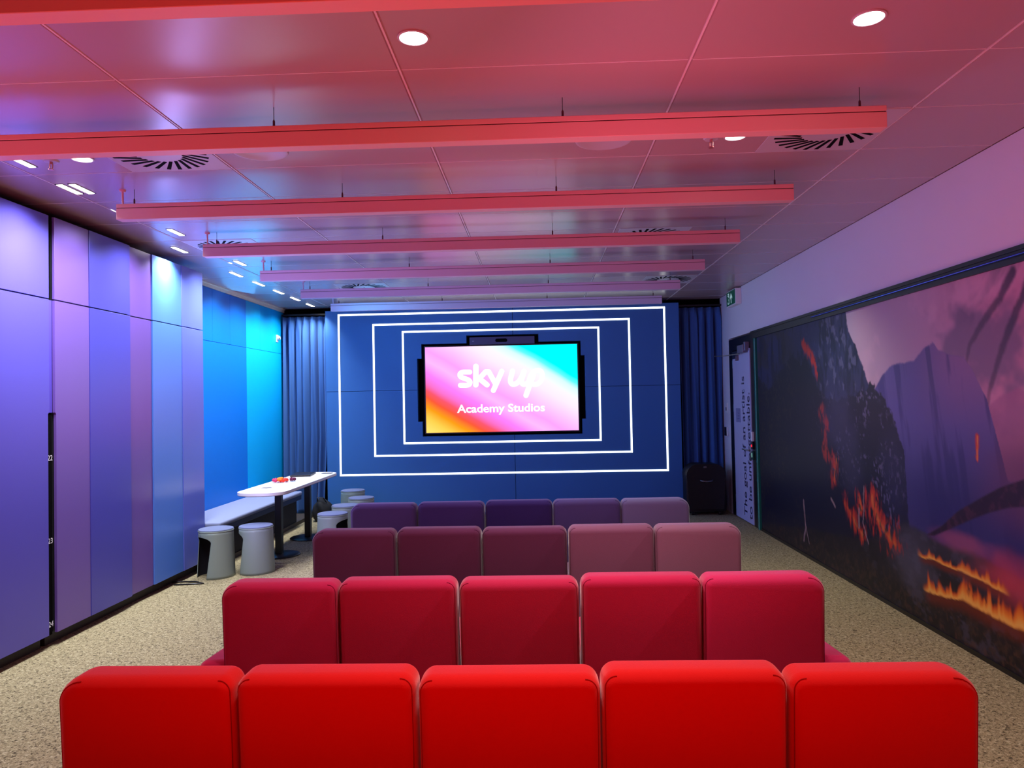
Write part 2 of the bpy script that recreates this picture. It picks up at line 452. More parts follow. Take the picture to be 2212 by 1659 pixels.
# ------------------------------------------------------------------ ceiling beams
bcol = [(228, 176, 168), (228, 178, 172), (224, 176, 180), (216, 174, 184), (206, 176, 194), (200, 178, 204), (198, 186, 214)]  # pink-to-lilac steps put the room's coloured light into the beam colour
names = ['red hanging beam nearest the camera, cut by the top edge of the photo',
         'long red hanging beam, first one crossing the whole room below the downlights',
         'raspberry red hanging beam, second one fully crossing the ceiling',
         'rose pink hanging beam, third from the camera side',
         'dusty pink hanging beam, fourth from the camera side',
         'mauve hanging beam, fifth, next to last before the blue wall',
         'pale lilac hanging beam closest to the blue feature wall']
for k in range(7):
    y = 2.13+1.203*k
    bx0, bx1 = -2.66, 1.60
    t = thing('ceiling_beam', names[k], 'ceiling beam', (-.53, y+.035, 2.80), 'coloured beams hanging under the ceiling')
    m = mat('beam_lit_tint_%d' % k, bcol[k], .5)
    MB().box(bx0, bx1, y, y+.07, 2.80, 2.871, .002, 1).build('body', m, t)
    MB().box(bx0, bx1, y, y+.07, 2.875, 2.90, .002, 1).build('cap', m, t)
    MB().box(bx0+.003, bx1-.003, y+.003, y+.067, 2.869, 2.877).build('joint', mat('joint', (70, 20, 30), .8), t)
    for x in (-2.56, -1.215, .14, 1.495):
        h = thing('hanger', None, None); h.parent = t; h.location = (x+.53, 0, .1)
        h.name = 'hanger'
        MB().tube([(x, y+.035, 2.93), (x, y+.035, H)], .0016, 6).build('wire', M_blackm, h)
        MB().lathe([(0, 0), (.011, 0), (.011, .004), (.0055, .006), (.0055, .034), (.003, .04), (0, .04)], (x, y+.035, 2.90), 12).build('gripper', mat('gripper', (90, 50, 60), .4, metal=.6) if k == 0 else bpy.data.materials['gripper'], h)
    MB().lathe([(0, -.012), (.017, -.012), (.022, 0), (0, 0)], (-2.64, y+.04, H), 14).tube([(-2.64, y+.04, H-.01), (-2.635, y+.036, 2.895)], .007, 8).build('power_conduit', m, t)

# ------------------------------------------------------------------ round swirl diffusers
def diffuser(cx, cy, lab, rot):
    t = thing('swirl_diffuser', lab, 'air diffuser', (cx, cy, H), 'swirl air diffusers in the ceiling')
    MB().box(cx-.297, cx+.297, cy-.295, cy+.295, H-.003, H+.002, .001, 1).build('plate', M_plate, t)
    mb = MB()
    for i in range(26):
        a = 2*PI*i/26+rot
        M = Matrix.Translation((cx, cy, 0)) @ Matrix.Rotation(a, 4, 'Z') @ Matrix.Translation((.195, .0, 0)) @ Matrix.Rotation(math.radians(24), 4, 'Z')
        mb.prism([(-.075, -.009), (.075, -.011), (.078, .011), (-.072, .009)], H-.0045, H-.0028, 'z', M)
    mb.build('slots', M_black, t)
    MB().cyl((cx, cy, H-.006), .006, .004, 10).build('screw', M_blackm, t)
diffuser(-2.075, 3.93, 'swirl diffuser behind the first beam on the left', 0)
diffuser(1.57, 3.93, 'swirl diffuser behind the first beam on the right', .1)
diffuser(-2.68, 6.32, 'swirl diffuser half hidden above the third beam at left', 0)
diffuser(-2.07, 8.72, 'swirl diffuser seen above the fifth beam at left', 0)
diffuser(1.57, 8.72, 'swirl diffuser above the end of the fifth beam at right', 0)
diffuser(1.0, 6.32, 'swirl diffuser almost hidden above the third beam at right', 0)

# ------------------------------------------------------------------ round downlights
def downlight(x, y, lab, p=85):
    t = thing('downlight', lab, 'downlight', (x, y, H), 'round recessed downlights')
    MB().lathe([(.062, 0), (.062, -.004), (.054, -.006), (.050, 0)], (x, y, H), 32).build('trim_ring', M_plate, t, smooth=True)
    MB().lathe([(0, 0), (.052, 0)], (x, y, H-.0022), 28).build('lens', M_lamp, t)
    lamp('SPOT', (x, y, H-.03), (x, y, 0), p, (1, .92, .82), t, size=.05, spot=118, blend=.9)
downlight(-.45, 2.76, 'round downlight above the middle, left of the two nearest the camera')
downlight(1.26, 2.74, 'round downlight at the top right of the ceiling')
downlight(-2.52, 3.97, 'round downlight beside the sprinkler behind the first beam at left', 22)
downlight(1.09, 3.95, 'round downlight peeking under the first beam at right', 60)

# ------------------------------------------------------------------ slot wall-washers
def slot(x, y0, y1, lab, p=14):
    t = thing('slot_light', lab, 'ceiling light', (x, (y0+y1)/2, H), 'small rectangular ceiling lights along the left wall')
    MB().box(x-.026, x+.026, y0-.008, y1+.008, H-.003, H+.001).build('trim', M_blackm, t)
    MB().box(x-.019, x+.019, y0, y1, H-.005, H-.0028).build('lens', M_lamp, t)
    lamp('AREA', (x, (y0+y1)/2, H-.02), (x-.42, (y0+y1)/2, 1.2), p, (.93, .95, 1), t, size=.05, sizey=y1-y0, spread=125)
for i, (x, a, b, s) in enumerate(((-2.88, 3.90, 4.08, 'nearest rectangular ceiling light, half under the first beam'),
              (-2.95, 4.42, 4.62, 'left bright bar of the pair, a seam reflection added as a ceiling light'),  # reflection on the ceiling seam, added as a glowing fixture
              (-2.87, 4.42, 4.62, 'rectangular ceiling light right of the bright seam reflection'),
              (-2.87, 5.62, 5.83, 'rectangular ceiling light left of the third beam end, upper one'),
              (-3.16, 6.25, 6.49, 'rectangular ceiling light just outside the third beam end, lower one'),
              (-2.89, 6.92, 7.14, 'rectangular ceiling light right above the end of the locker row'),
              (-3.18, 7.50, 7.77, 'first rectangular light of the long line over the bench'),
              (-3.18, 8.12, 8.41, 'second rectangular light of the line over the bench'),
              (-3.18, 8.76, 9.05, 'third rectangular light of the line over the bench'),
              (-3.18, 9.38, 9.68, 'fourth rectangular light of the line over the bench'),
              (-3.18, 10.02, 10.3, 'last rectangular light of the line, closest to the curtain'))):
    slot(x, a, b, s, (13, 10, 10, 15, 15, 15)[i] if i < 6 else 14)

# ------------------------------------------------------------------ sprinklers, smoke heads, rail
for x, y, lab in ((-2.71, 3.99, 'sprinkler head hanging beside the left round downlight'), (.965, 3.97, 'sprinkler head below the first beam near the right round downlight')):
    t = thing('sprinkler', lab, 'sprinkler', (x, y, H))
    MB().lathe([(0, -.008), (.036, -.008), (.042, 0), (0, 0)], (x, y, H), 20).build('escutcheon', M_plate, t)
    MB().tube([(x, y, H-.005), (x, y, H-.022)], .009, 8).tube([(x-.009, y, H-.02), (x-.008, y, H-.042), (x, y, H-.05)], .0025, 6).tube([(x+.009, y, H-.02), (x+.008, y, H-.042), (x, y, H-.05)], .0025, 6).cyl((x, y, H-.053), .015, .003, 14).build('frame', mat('sprinkler_metal', (200, 130, 130), .3, metal=.7), t)
for x, y, lab in ((-1.5, 3.93, 'flat round ceiling speaker cover behind the first beam, left'), (.38, 3.93, 'flat round ceiling speaker cover behind the first beam, centre')):
    t = thing('ceiling_speaker', lab, 'ceiling speaker', (x, y, H))
    MB().lathe([(0, -.004), (.12, -.004), (.135, -.012), (.15, -.010), (.155, 0)], (x, y, H), 40).build('cover', M_plate, t, smooth=True)
t = thing('screen_housing', 'slim dark slotted rail on the ceiling before the last beam', 'ceiling rail', (-.65, 9.2, H))
MB().box(-1.33, .09, 9.17, 9.21, 2.945, 2.985, .003, 1).build('rail', mat('rail_violet', (80, 70, 120), .5), t)
for xx in (-1.25, 0): MB().tube([(xx, 9.19, 2.985), (xx, 9.19, H)], .004, 6).build('bracket', M_blackm, t)

# ------------------------------------------------------------------ sensor on the cyan wall
t = thing('motion_sensor', 'small white rounded sensor high on the cyan wall by the curtain', 'sensor', (XL+.018, 10.27, 2.54))
MB().box(XL+.018, XL+.03, 10.235, 10.305, 2.495, 2.60, .005, 2).build('base', M_whitepl, t)
MB().lathe([(.034, 0), (.032, .02), (.022, .036), (0, .042)], (0, 0, 0), 20, Matrix.Translation((XL+.03, 10.27, 2.555)) @ Matrix.Rotation(PI/2, 4, 'Y')).build('dome', M_whitepl, t, smooth=True)
MB().lathe([(.012, 0), (.01, .006), (0, .008)], (0, 0, 0), 12, Matrix.Translation((XL+.06, 10.252, 2.545)) @ Matrix.Rotation(PI/2, 4, 'Y')).build('lens', M_blackm, t)

# ------------------------------------------------------------------ bench
bn = thing('bench', 'long built-in bench with a pale blue-grey cushion under the cyan wall', 'bench', (-3.45, 8.4, 0))
MB().box(XL+.02, -3.15, 7.11, 9.62, .405, .455, .018, 3).build('cushion', mat('cushion_cloth', (134, 144, 176), .9, spec=.1, bump=(220, .3)), bn, smooth=True)
MB().box(XL+.02, -3.17, 7.105, 9.64, .345, .403, .003, 1).build('seat_board', mat('bench_blue', (30, 48, 92), .5), bn)
MB().box(XL+.02, -3.24, 7.105, 9.64, .05, .343).build('front_panel', mat('bench_dark', (16, 18, 30), .8), bn)
MB().box(XL+.02, -3.225, 7.105, 10.36, 0, .048).build('plinth', mat('bench_plinth', (66, 58, 52), .6), bn)  # plinth colour darkened for the shade under table and bench
MB().box(XL+.02, -3.60, 9.66, 10.36, .05, .40).build('end_panel', M_dark, bn)

# ------------------------------------------------------------------ high table
def rrect(x0, x1, y0, y1, r, n=10):
    P = []
    for cx, cy, a0 in ((x1-r, y1-r, 0), (x0+r, y1-r, PI/2), (x0+r, y0+r, PI), (x1-r, y0+r, 1.5*PI)):
        P += [(cx+r*math.cos(a0+PI/2*i/n), cy+r*math.sin(a0+PI/2*i/n)) for i in range(n+1)]
    return P
tb = thing('table', 'long narrow white table with rounded ends on two black pedestals', 'table', (-2.78, 8.15, 0))
MB().prism(rrect(-3.03, -2.53, 7.08, 9.22, .20), .712, .74).build('tabletop', mat('table_white', (236, 232, 230), .35), tb, smooth=30)
MB().prism(rrect(-3.027, -2.533, 7.083, 9.217, .198), .7065, .7115).build('edge_band', mat('table_edge', (120, 100, 104), .6), tb)
for y in (7.74, 8.72):
    p = thing('pedestal', None, None); p.parent = tb; p.location = (0, y-8.15, 0)
    MB().lathe([(0, 0), (.215, 0), (.215, .010), (.205, .016), (.05, .022), (0, .022)], (-2.79, y, 0), 40).build('foot_disc', M_blackm, p, smooth=True)
    MB().box(-2.825, -2.755, y-.035, y+.035, .02, .70, .006, 2).build('column', M_blackm, p)
    MB().box(-2.93, -2.65, y-.1, y+.1, .696, .706).build('mounting_plate', M_blackm, p)

# things on the table
t = thing('laptop', 'closed thin black laptop lying at the far end of the white table', 'laptop', (-2.9, 8.86, .74))
Mr = Matrix.Translation((-2.885, 8.85, 0)) @ Matrix.Rotation(math.radians(8), 4, 'Z')
MB().box(-.12, .12, -.20, .20, .741, .750, .003, 2, Mr).build('base', M_blackm, t)
MB().box(-.12, .12, -.20, .20, .751, .759, .003, 2, Mr).build('lid', mat('laptop_lid', (22, 22, 28), .3), t)
t = thing('hair_scrunchie', 'crumpled red, orange and pink scrunchie lying on the white table', 'scrunchie', (-2.86, 8.1, .74))
def blob(mb, c, r, n=26, seed=0):
    rnd = random.Random(seed); P = []
    for i in range(n):
        a = 2*PI*i/n
        P.append((c[0]+r*math.cos(a)*(1+.2*rnd.random()), c[1]+r*1.5*math.sin(a), c[2]+.010*rnd.random()))
    mb.tube(P, [.011+.009*rnd.random() for _ in range(n)], 8, True)
mb = MB(); blob(mb, (-2.86, 8.08, .760), .035, seed=3); mb.build('red_loop', mat('scrunchie_red', (238, 52, 30), .8), t, smooth=80)
mb = MB(); blob(mb, (-2.93, 8.05, .764), .026, seed=5); mb.build('pink_loop', mat('scrunchie_pink', (214, 60, 110), .8), t, smooth=80)
mb = MB(); blob(mb, (-2.88, 8.04, .776), .018, seed=8); mb.build('orange_loop', mat('scrunchie_orange', (250, 140, 40), .8), t, smooth=80)
mb = MB(); blob(mb, (-2.78, 8.16, .762), .017, seed=9); mb.build('plum_loop', mat('scrunchie_plum', (110, 30, 70), .8), t, smooth=80)
t = tag(MB().prism([(-.05, -.02), (.01, -.035), (.055, .0), (.03, .03), (-.03, .028)], .7405, .744, 'z', Matrix.Translation((-2.85, 7.55, 0))).build('paper_scrap', mat('scrap', (120, 112, 118), .8), off=(-2.85, 7.55, .74)),
        'small grey scrap lying flat near the front end of the white table', 'paper scrap')
t = tag(MB().box(-2.70, -2.58, 8.98, 9.06, .7405, .746, .002, 1).build('notebook', mat('notebook', (70, 70, 76), .7), off=(-2.64, 9.0, .74)),
        'thin dark notebook beside the laptop at the table end', 'notebook')

# ------------------------------------------------------------------ stools
M_shell = mat('stool_shell', (136, 152, 148), .45, bump=(150, .1))
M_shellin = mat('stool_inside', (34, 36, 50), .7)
M_pad = mat('stool_pad', (112, 122, 156), .9, spec=.1)
def make_stool():
    root = thing('stool', '', 'stool', (0, 0, 0), 'round moulded stools by the table')
    # skirt with an arch-shaped opening centred on the local -Y direction
    nA, nZ = 96, 26; H0 = .425
    def R(z): return .170-(.170-.156)*(z/H0)
    def half(z):       # half opening angle, in radians, 0 = closed
        top = .385
        if z >= top: return 0
        base = math.radians(31+17*(z/top))
        f = (top-z)/.055
        return base*(math.sqrt(max(0, 1-(1-f)**2)) if f < 1 else 1)
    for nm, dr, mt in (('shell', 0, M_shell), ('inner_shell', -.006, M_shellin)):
        bm = bmesh.new(); zs = [H0*j/18 for j in range(15)]+[.335, .345, .355, .363, .37, .376, .381, .3849, .3851, .40, .425]
        zs = sorted(set(round(z, 4) for z in zs)); g = []
        for z in zs:
            h = half(z); row = []
            for i in range(nA+1):
                a = -PI/2+h+(2*PI-2*h)*i/nA
                r = R(z)+dr
                row.append(bm.verts.new((r*math.cos(a), r*math.sin(a), z)))
            g.append(row)
        for j in range(len(zs)-1):
            for i in range(nA): bm.faces.new([g[j][i], g[j][i+1], g[j+1][i+1], g[j+1][i]])
        mb = MB(); mb.bm.free(); mb.bm = bm
        o = mb.build(nm, mt, root, smooth=50)
        if nm == 'shell':
            md = o.modifiers.new('t', 'SOLIDIFY'); md.thickness = .005; md.offset = -1
    MB().lathe([(0, .412), (.15, .412), (.152, .425), (.157, .425), (.160, .432), (.158, .437), (.152, .438), (0, .438)], n=64).build('rim', M_shell, root, smooth=True)
    MB().lathe([(0, .436), (.153, .436), (.157, .441), (.155, .447), (.148, .450), (0, .451)], n=64).build('seat_pad', M_pad, root, smooth=True)
    return root
stools = [(-3.07, 6.84, -38, 'leftmost grey stool with its dark opening towards the camera'),
          (-2.745, 6.99, -72, 'grey stool second from the lockers, in front of the table'),
          (-2.20, 7.70, 74, 'grey stool right of the table nearest the purple chairs, opening on its right side'),
          (-2.22, 8.30, 100, 'grey stool just behind the one with an opening on its right'),
          (-2.20, 8.95, 150, 'grey stool showing only its pad and rim behind the others, farthest right'),
          (-2.50, 9.72, 160, 'grey stool standing farthest back against the blue feature wall')]
sp = make_stool()
for i, (x, y, a, lab) in enumerate(stools):
    o = sp if i == 0 else copy_tree(sp)
    o.location = (x, y, 0); o.rotation_euler = (0, 0, math.radians(a)); o['label'] = lab

# black bag on the floor and cable
t = thing('black_bag', 'slumped black bag on the floor below the left curtain', 'bag', (-2.98, 9.98, 0))
bm = bmesh.new(); bmesh.ops.create_icosphere(bm, subdivisions=4, radius=1)
for v in bm.verts:
    x, y, z = v.co; k = 1+.08*math.sin(5*x+3*z)+.05*math.sin(7*y)
    v.co = Vector((-2.98+.14*x*k, 9.98+.15*y*k, max(0.0, .14+.16*z*k*(1-.15*x))))
mb = MB(); mb.bm.free(); mb.bm = bm
mb.build('body', mat('bag_black', (10, 10, 14), .8), t, smooth=80)
MB().tube([(-3.04, 9.92, .26), (-3.03, 9.88, .33), (-2.95, 9.88, .33), (-2.92, 9.92, .26)], .008, 8).build('handle', M_blackm, t)
t = tag(MB().tube([(-3.36, 6.56, .012), (-3.25, 6.60, .008), (-3.14, 6.57, .012), (-3.05, 6.53, .006), (-3.16, 6.50, .008), (-3.30, 6.49, .008)], .007, 8).build('power_cable', M_blackm, off=(-3.2, 6.55, 0), smooth=80), 'short black cable on the floor at the foot of the end locker', 'cable')

# ------------------------------------------------------------------ chairs, four rows of five
def make_chair(w=.512):
    root = thing('lounge_chair', '', 'chair', (0, 0, 0))
    root['tmp'] = 1
    return root
from mathutils.bvhtree import BVHTree
def sstep(t): return t*t*(3-2*t)
def chair_parts(root, m, mp, ml, side):
    w = .510
    mb = MB()
    mb.box(-w/2, w/2, 0, .135, .20, .835, .0)
    bmv = mb.bm
    # round the top corners seen from behind, then all rims
    rr = {}
    for sd in (-1, 1):
        rr[sd] = .075 if side == sd else .042
        es = [e for e in bmv.edges if all(v.co.z > .8 and v.co.x*sd > .1 for v in e.verts) and abs(e.verts[0].co.x-e.verts[1].co.x) < 1e-5 and abs(e.verts[0].co.x) > w/2-1e-4]
        bmesh.ops.bevel(bmv, geom=es, offset=rr[sd], segments=8, affect='EDGES', profile=.5)
    es = [e for e in bmv.edges if abs(e.verts[0].co.y-e.verts[1].co.y) < 1e-5 and e.verts[0].co.z > .1]
    bmesh.ops.bevel(bmv, geom=es, offset=.040, segments=6, affect='EDGES', profile=.5, clamp_overlap=True)
    for v in bmv.verts:
        z = v.co.z
        v.co.y += .06*(.835-z)/.6*.5          # the back leans a little towards the rear
        v.co.y -= .016*math.exp(-((z-.80)/.07)**2)
        v.co.z += .006*(1-(v.co.x/(w/2))**2) if z > .7 else 0
    for v in bmv.verts:                       # tighter rims down the sides than over the top
        k = 1-.5*sstep(min(1, max(0, (.83-v.co.z)/.16))); e = w/2-abs(v.co.x)
        if 0 <= e < .0405: v.co.x = math.copysign(w/2-e*k, v.co.x)
    tree = BVHTree.FromBMesh(bmv)
    o = mb.build('backrest', m, root, smooth=60)
    # piping line down both rear edges and over the top corner
    for sd in (-1, 1):
        P = []; q = .009; r_ = rr[sd]
        path = [(sd*(w/2-q), .24+.03*i) for i in range(17)]
        zc = .835-.038-.006; path = [p for p in path if p[1] < zc]
        for k in range(9):
            a = PI/2*k/8
            path.append((sd*(w/2-r_+(r_-q)*math.cos(a)), .835-r_+(r_-q)*math.sin(a)))
        for x, z in path:
            hit = tree.ray_cast(Vector((x, -1, z)), Vector((0, 1, 0)))[0]
            if hit is not None: P.append((hit.x, hit.y, hit.z))
        MB().tube(P, .0018, 6).build('piping', mp, o, off=(0, 0, 0), smooth=80)
    x0, x1 = -w/2, w/2
    ex = .112
    if side < 0: x0 -= ex
    if side > 0: x1 += ex
    mb = MB().box(x0, x1, .0 if side else .02, .64, .17, .505, .0)
    es = [e for e in mb.bm.edges if abs(e.verts[0].co.z-e.verts[1].co.z) > .1]
    bmesh.ops.bevel(mb.bm, geom=es, offset=.04, segments=5, affect='EDGES', profile=.5)
    es = [e for e in mb.bm.edges if all(v.co.z > .4 for v in e.verts)]
    bmesh.ops.bevel(mb.bm, geom=es, offset=.035, segments=5, affect='EDGES', profile=.5)
    if side:
        for v in mb.bm.verts:
            d = (v.co.x-w/2) if side > 0 else (-w/2-v.co.x)
            if d > 0 and v.co.z > .3: v.co.z -= .016*(d/ex)**2
            if d > -.02: v.co.x -= side*.05*max(0, (v.co.y-.1)/.55)**1.5
    # the cushion leaves a slot for the backrest so that nothing runs through it
    if side:
        for v in mb.bm.verts:
            if abs(v.co.x) < w/2-.001 and v.co.y < .13: v.co.y = min(v.co.y+.13, .14)
    mb.build('seat', m, root, smooth=60)
    MB().box(-w/2+.03, w/2-.03, .05, .60, .10, .169, .004, 1).build('base', ml, root)
    for sx in (-w/2+.06, w/2-.06):
        for sy in (.09, .55):
            MB().lathe([(0, 0), (.016, 0), (.022, .10), (0, .10)], (sx, sy, 0), 14).build('leg', ml, root)
M_leg = mat('chair_leg', (18, 16, 20), .4)
pos = ['leftmost', 'second from the left', 'middle', 'second from the right', 'rightmost']
rows = [('bright red', 'row nearest the camera', 2.05, 0, [(214, 5, 3)]*5),  # paler right-hand tints put white downlight into the cloth colours
        ('crimson', 'second row from the camera', 3.12, 0, [(176, 20, 72), (170, 18, 64), (166, 18, 60), (172, 20, 66), (184, 34, 84)]),
        ('plum', 'third row from the camera', 4.385, 0, [(92, 40, 76), (86, 34, 68), (88, 38, 70), (122, 76, 102), (140, 98, 122)]),
        ('dark violet', 'farthest row before the blue wall', 5.54, -.065, [(78, 58, 116), (64, 46, 108), (50, 34, 98), (78, 66, 122), (112, 106, 152)])]
jit = [[(0, 0, 0), (0, .003, 0), (.001, -.003, .1), (-.001, .006, -.1), (0, -.004, -.2)],
       [(0, 0, 0), (-.003, .004, .1), (0, 0, 0), (.003, .010, -.1), (0, .008, 0)],
       [(0, 0, 0), (.003, .004, 0), (0, 0, .2), (.002, .006, 0), (0, .004, -.1)],
       [(0, -.004, 0), (.002, 0, 0), (.002, .006, .2), (-.002, .006, 0), (-.004, .004, 0)]]
cname = [['bright red']*5, ['crimson', 'crimson', 'crimson', 'crimson', 'pinkish red'], ['plum', 'plum', 'dark plum', 'dusky mauve', 'greyish mauve'], ['dark violet', 'indigo violet', 'deep indigo', 'slate violet', 'greyish lilac']]
for r, (cn, rn, y, xo, cs) in enumerate(rows):
    for i in range(5):
        x = -1.39+.258+.516*i+xo
        if y < 3: wob = 0
        t = make_chair(); del t['tmp']
        t['label'] = '%s upholstered chair, %s, in the %s' % (cname[r][i], pos[i], rn)
        t['group'] = 'upholstered chairs in the ' + rn
        m = mat('%s_cloth_%d' % (cn.replace(' ', '_'), i), cs[i], .92, spec=.2, sheen=.75, bump=(330, .35))
        mp = mat('%s_piping_%d' % (cn.replace(' ', '_'), i), tuple(int(c*.72) for c in cs[i]), .9, spec=.1)
        chair_parts(t, m, mp, M_leg, -1 if i == 0 else 1 if i == 4 else 0)
        jx, jz, jr = jit[r][i]
        t.location = (x+jx, y, 0); t.rotation_euler = (0, 0, math.radians(jr))
        for ch in t.children:
            if ch.name.startswith('backrest'): ch.scale = (1, 1, 1+jz/.83)

# ------------------------------------------------------------------ right wall: header, mural, glass edge, door
hd = tag(MB().box(XR-.03, XR+.02, -1.8, 8.98, 2.355, 2.38).box(XR-.02, XR+.02, -1.8, 8.98, 2.292, 2.355).build('trim_3', mat('header_black', (16, 15, 18), .4)), kind='structure')
rl = tag(MB().tube([(XR-.026, -1.7, 2.332), (XR-.026, 7.0, 2.332)], .007, 12).build('sliding_rail', mat('rail_blue_glint', (80, 110, 230), .14, metal=1), off=(XR, 3, 2.332), smooth=80),  # blue reflection along the rail put into its metal colour
         'thin polished metal rail along the black header above the mural', 'rail')

# ---- mural print (colours painted per vertex on the wall board, a plain burning valley)
def vnoise(x, y, seed):
    rs = np.random.RandomState(seed); T = rs.rand(64, 64)
    xi = np.floor(x).astype(int); yi = np.floor(y).astype(int); fx = x-xi; fy = y-yi
    fx = fx*fx*(3-2*fx); fy = fy*fy*(3-2*fy)
    g = lambda a, b: T[a % 64, b % 64]
    return (g(xi, yi)*(1-fx)+g(xi+1, yi)*fx)*(1-fy)+(g(xi, yi+1)*(1-fx)+g(xi+1, yi+1)*fx)*fy
def fbm(x, y, s, seed, o=5, sy=1.):
    v = 0; a = .5; n = 0
    for k in range(o):
        v = v+a*vnoise(x*s*2**k+7.3*k, y*s*sy*2**k+3.1*k, seed+k); n += a; a *= .55
    return v/n
def sst(a, b, x):
    t = np.clip((x-a)/(b-a), 0, 1); return t*t*(3-2*t)
def line(y, P):        # height of a polyline at wall position y
    P = sorted(P); return np.interp(y, [p[0] for p in P], [p[1] for p in P])
def segd(Y, Z, P):
    d = np.full(Y.shape, 9.); tt = np.zeros(Y.shape); n = len(P)-1
    for k in range(n):
        a, b = np.array(P[k]), np.array(P[k+1]); e = b-a; L = (e@e)
        t = np.clip(((Y-a[0])*e[0]+(Z-a[1])*e[1])/L, 0, 1)
        q = np.hypot(Y-a[0]-t*e[0], Z-a[1]-t*e[1])
        m = q < d; d = np.where(m, q, d); tt = np.where(m, (k+t)/n, tt)
    return d, tt
def mural():
    ya = np.concatenate([np.arange(2.0, 3.8, .03), np.arange(3.8, 8.8, .0085), [8.8]]); za = np.linspace(.03, 2.292, 270)
    Y, Z = np.meshgrid(ya, za, indexing='ij')
    col = np.zeros(Y.shape+(3,))
    def put(c, a):
        nonlocal col
        c = np.array(lin(c)) if not isinstance(c, np.ndarray) else c
        col = col*(1-a[..., None])+c*a[..., None]
    n1 = fbm(Y, Z, 1.6, 3, 5, 1.3); n2 = fbm(Y, Z, 6, 11); n3 = fbm(Y, Z, 22, 21, 4); n4 = fbm(Y+.6*Z, Z, 3, 31, 5, .8)
    # sky
    put((186, 156, 176), np.ones(Y.shape))
    put((206, 132, 160), sst(5.4, 4.1, Y)*.8)
    put((150, 150, 176), sst(5.9, 6.5, Y)*.8)
    put((106, 92, 124), sst(.47, .62, n1+.10*np.sin(5*Z-3*Y))*.75)
    put((62, 54, 90), sst(.42, .60, n4)*sst(4.95, 4.1, Y)*sst(1.85, 2.2, Z)*.95)
    put((224, 178, 196), sst(.52, .66, fbm(Y, Z, 2.2, 44))*.35*sst(6.3, 5.6, Y))
    # dark smoke streaks
    for P, w in (([(3.95, 2.2), (4.13, 1.96), (4.24, 1.79), (4.34, 1.6), (4.39, 1.40)], .035), ([(4.1, 2.25), (4.22, 2.12), (4.41, 1.98), (4.52, 1.88), (4.56, 1.78)], .035)):
        d, t = segd(Y, Z, P); put((44, 34, 66), sst(1, .25, d/(w*(1.35-t)+.006)+.5*(n3-.5))*(.9-.5*t))
    # far ridge, mountain
    rg = line(Y, [(2, 1.5), (3.6, 1.55), (4.01, 1.59), (4.09, 1.62), (4.25, 1.57), (4.4, 1.5), (5, 1.4)])+.03*(n2-.5)
    put((168, 104, 142), sst(-.01, .02, rg-Z)*.75)
    mt = line(Y, [(2, .9), (4.2, 1.1), (4.3, 1.38), (4.37, 1.56), (4.51, 1.74), (4.58, 1.81), (4.75, 1.84), (4.87, 1.88), (4.93, 1.93), (5.05, 1.9), (5.18, 1.82), (5.5, 1.81), (5.65, 1.74), (5.78, 1.64), (5.9, 1.6), (8.8, 1.6)])+.018*(n3-.5)
    put((92, 84, 150), sst(-.006, .012, mt-Z))
    put((150, 108, 152), sst(-.006, .012, mt-Z)*sst(1.25, 1.85, Z)*(sst(5.3, 4.6, Y)*.75+.1))
    rid = fbm(Y-.18*Z, Z, 9, 51, 4, .14)
    put((52, 46, 110), sst(-.006, .012, mt-Z)*sst(.5, .64, rid)*.65)
    put((44, 38, 98), sst(1.45, .85, Z)*sst(6.2, 5.0, Y)*.85)
    put((104, 60, 96), sst(4.7, 4.0, Y)*sst(.7, 1.0, Z)*sst(1.5, 1.15, Z)*.8)
    # cliff
    cl = line(Z, [(0, 5.5), (1.0, 5.5), (1.67, 5.9)]) if False else np.interp(Z, [.2, 1.0, 1.67, 1.85, 2.01, 2.12, 2.29], [5.3, 5.4, 5.88, 6.0, 6.12, 6.23, 6.28])+.05*(n3-.5)
    mk = sst(-.006, .012, Y-cl); put((44, 46, 84), mk)
    put((22, 24, 50), mk*sst(.45, .62, fbm(Y, Z, 12, 61, 5, .35))*.85)
    put((96, 96, 134), mk*sst(.60, .72, fbm(Y, Z, 16, 65, 4, .6))*.55*sst(7.4, 6.6, Y))
    put((52, 46, 40), mk*sst(7.2, 7.9, Y)*sst(.48, .6, n2)*.6)
    # trees
    t1 = line(Y, [(5.30, .3), (5.34, 1.0), (5.36, 1.18), (5.47, 1.38), (5.53, 1.47), (5.63, 1.56), (5.75, 1.63), (5.86, 1.69), (5.92, 1.62), (6.2, 1.6), (6.6, 1.55), (6.9, 1.62), (7.09, 1.86), (7.27, 2.0), (7.35, 1.9), (7.59, 1.99), (7.99, 1.86), (8.39, 1.66), (8.8, 1.86)])+.12*(n3-.5)+.05*(n2-.5)
    tm = sst(-.01, .02, t1-Z)*sst(5.28, 5.36, Y+.08*(n3-.5))
    put((20, 18, 40), tm)
    lf = fbm(Y, Z, 30, 71, 3)
    put((98, 90, 124), tm*sst(.60, .70, lf)*sst(.45, .6, n2)*sst(7.3, 6.2, Y)*sst(.75, 1.0, Z)*.75)
    put((70, 62, 48), tm*sst(.60, .68, lf)*sst(.5, .62, n1)*sst(7.0, 8.2, Y)*.5)
    put((56, 52, 82), sst(.35, .05, np.hypot((Y-6.25)/.9, (Z-.95)/.9))*.5)
    put((120, 112, 150), tm*sst(.64, .72, fbm(Y, Z, 44, 73, 2, .5))*sst(.5, .62, n1)*sst(7.0, 5.8, Y)*.5)
    put((64, 60, 100), sst(.6, .1, np.hypot((Y-6.5)/.7, (Z-1.35)/.6)+.7*(n1-.5))*.45)
    put((58, 54, 96), sst(1., .2, np.hypot((Y-5.5)/.35, (Z-.95)/.5)+.6*(n1-.5))*.4)
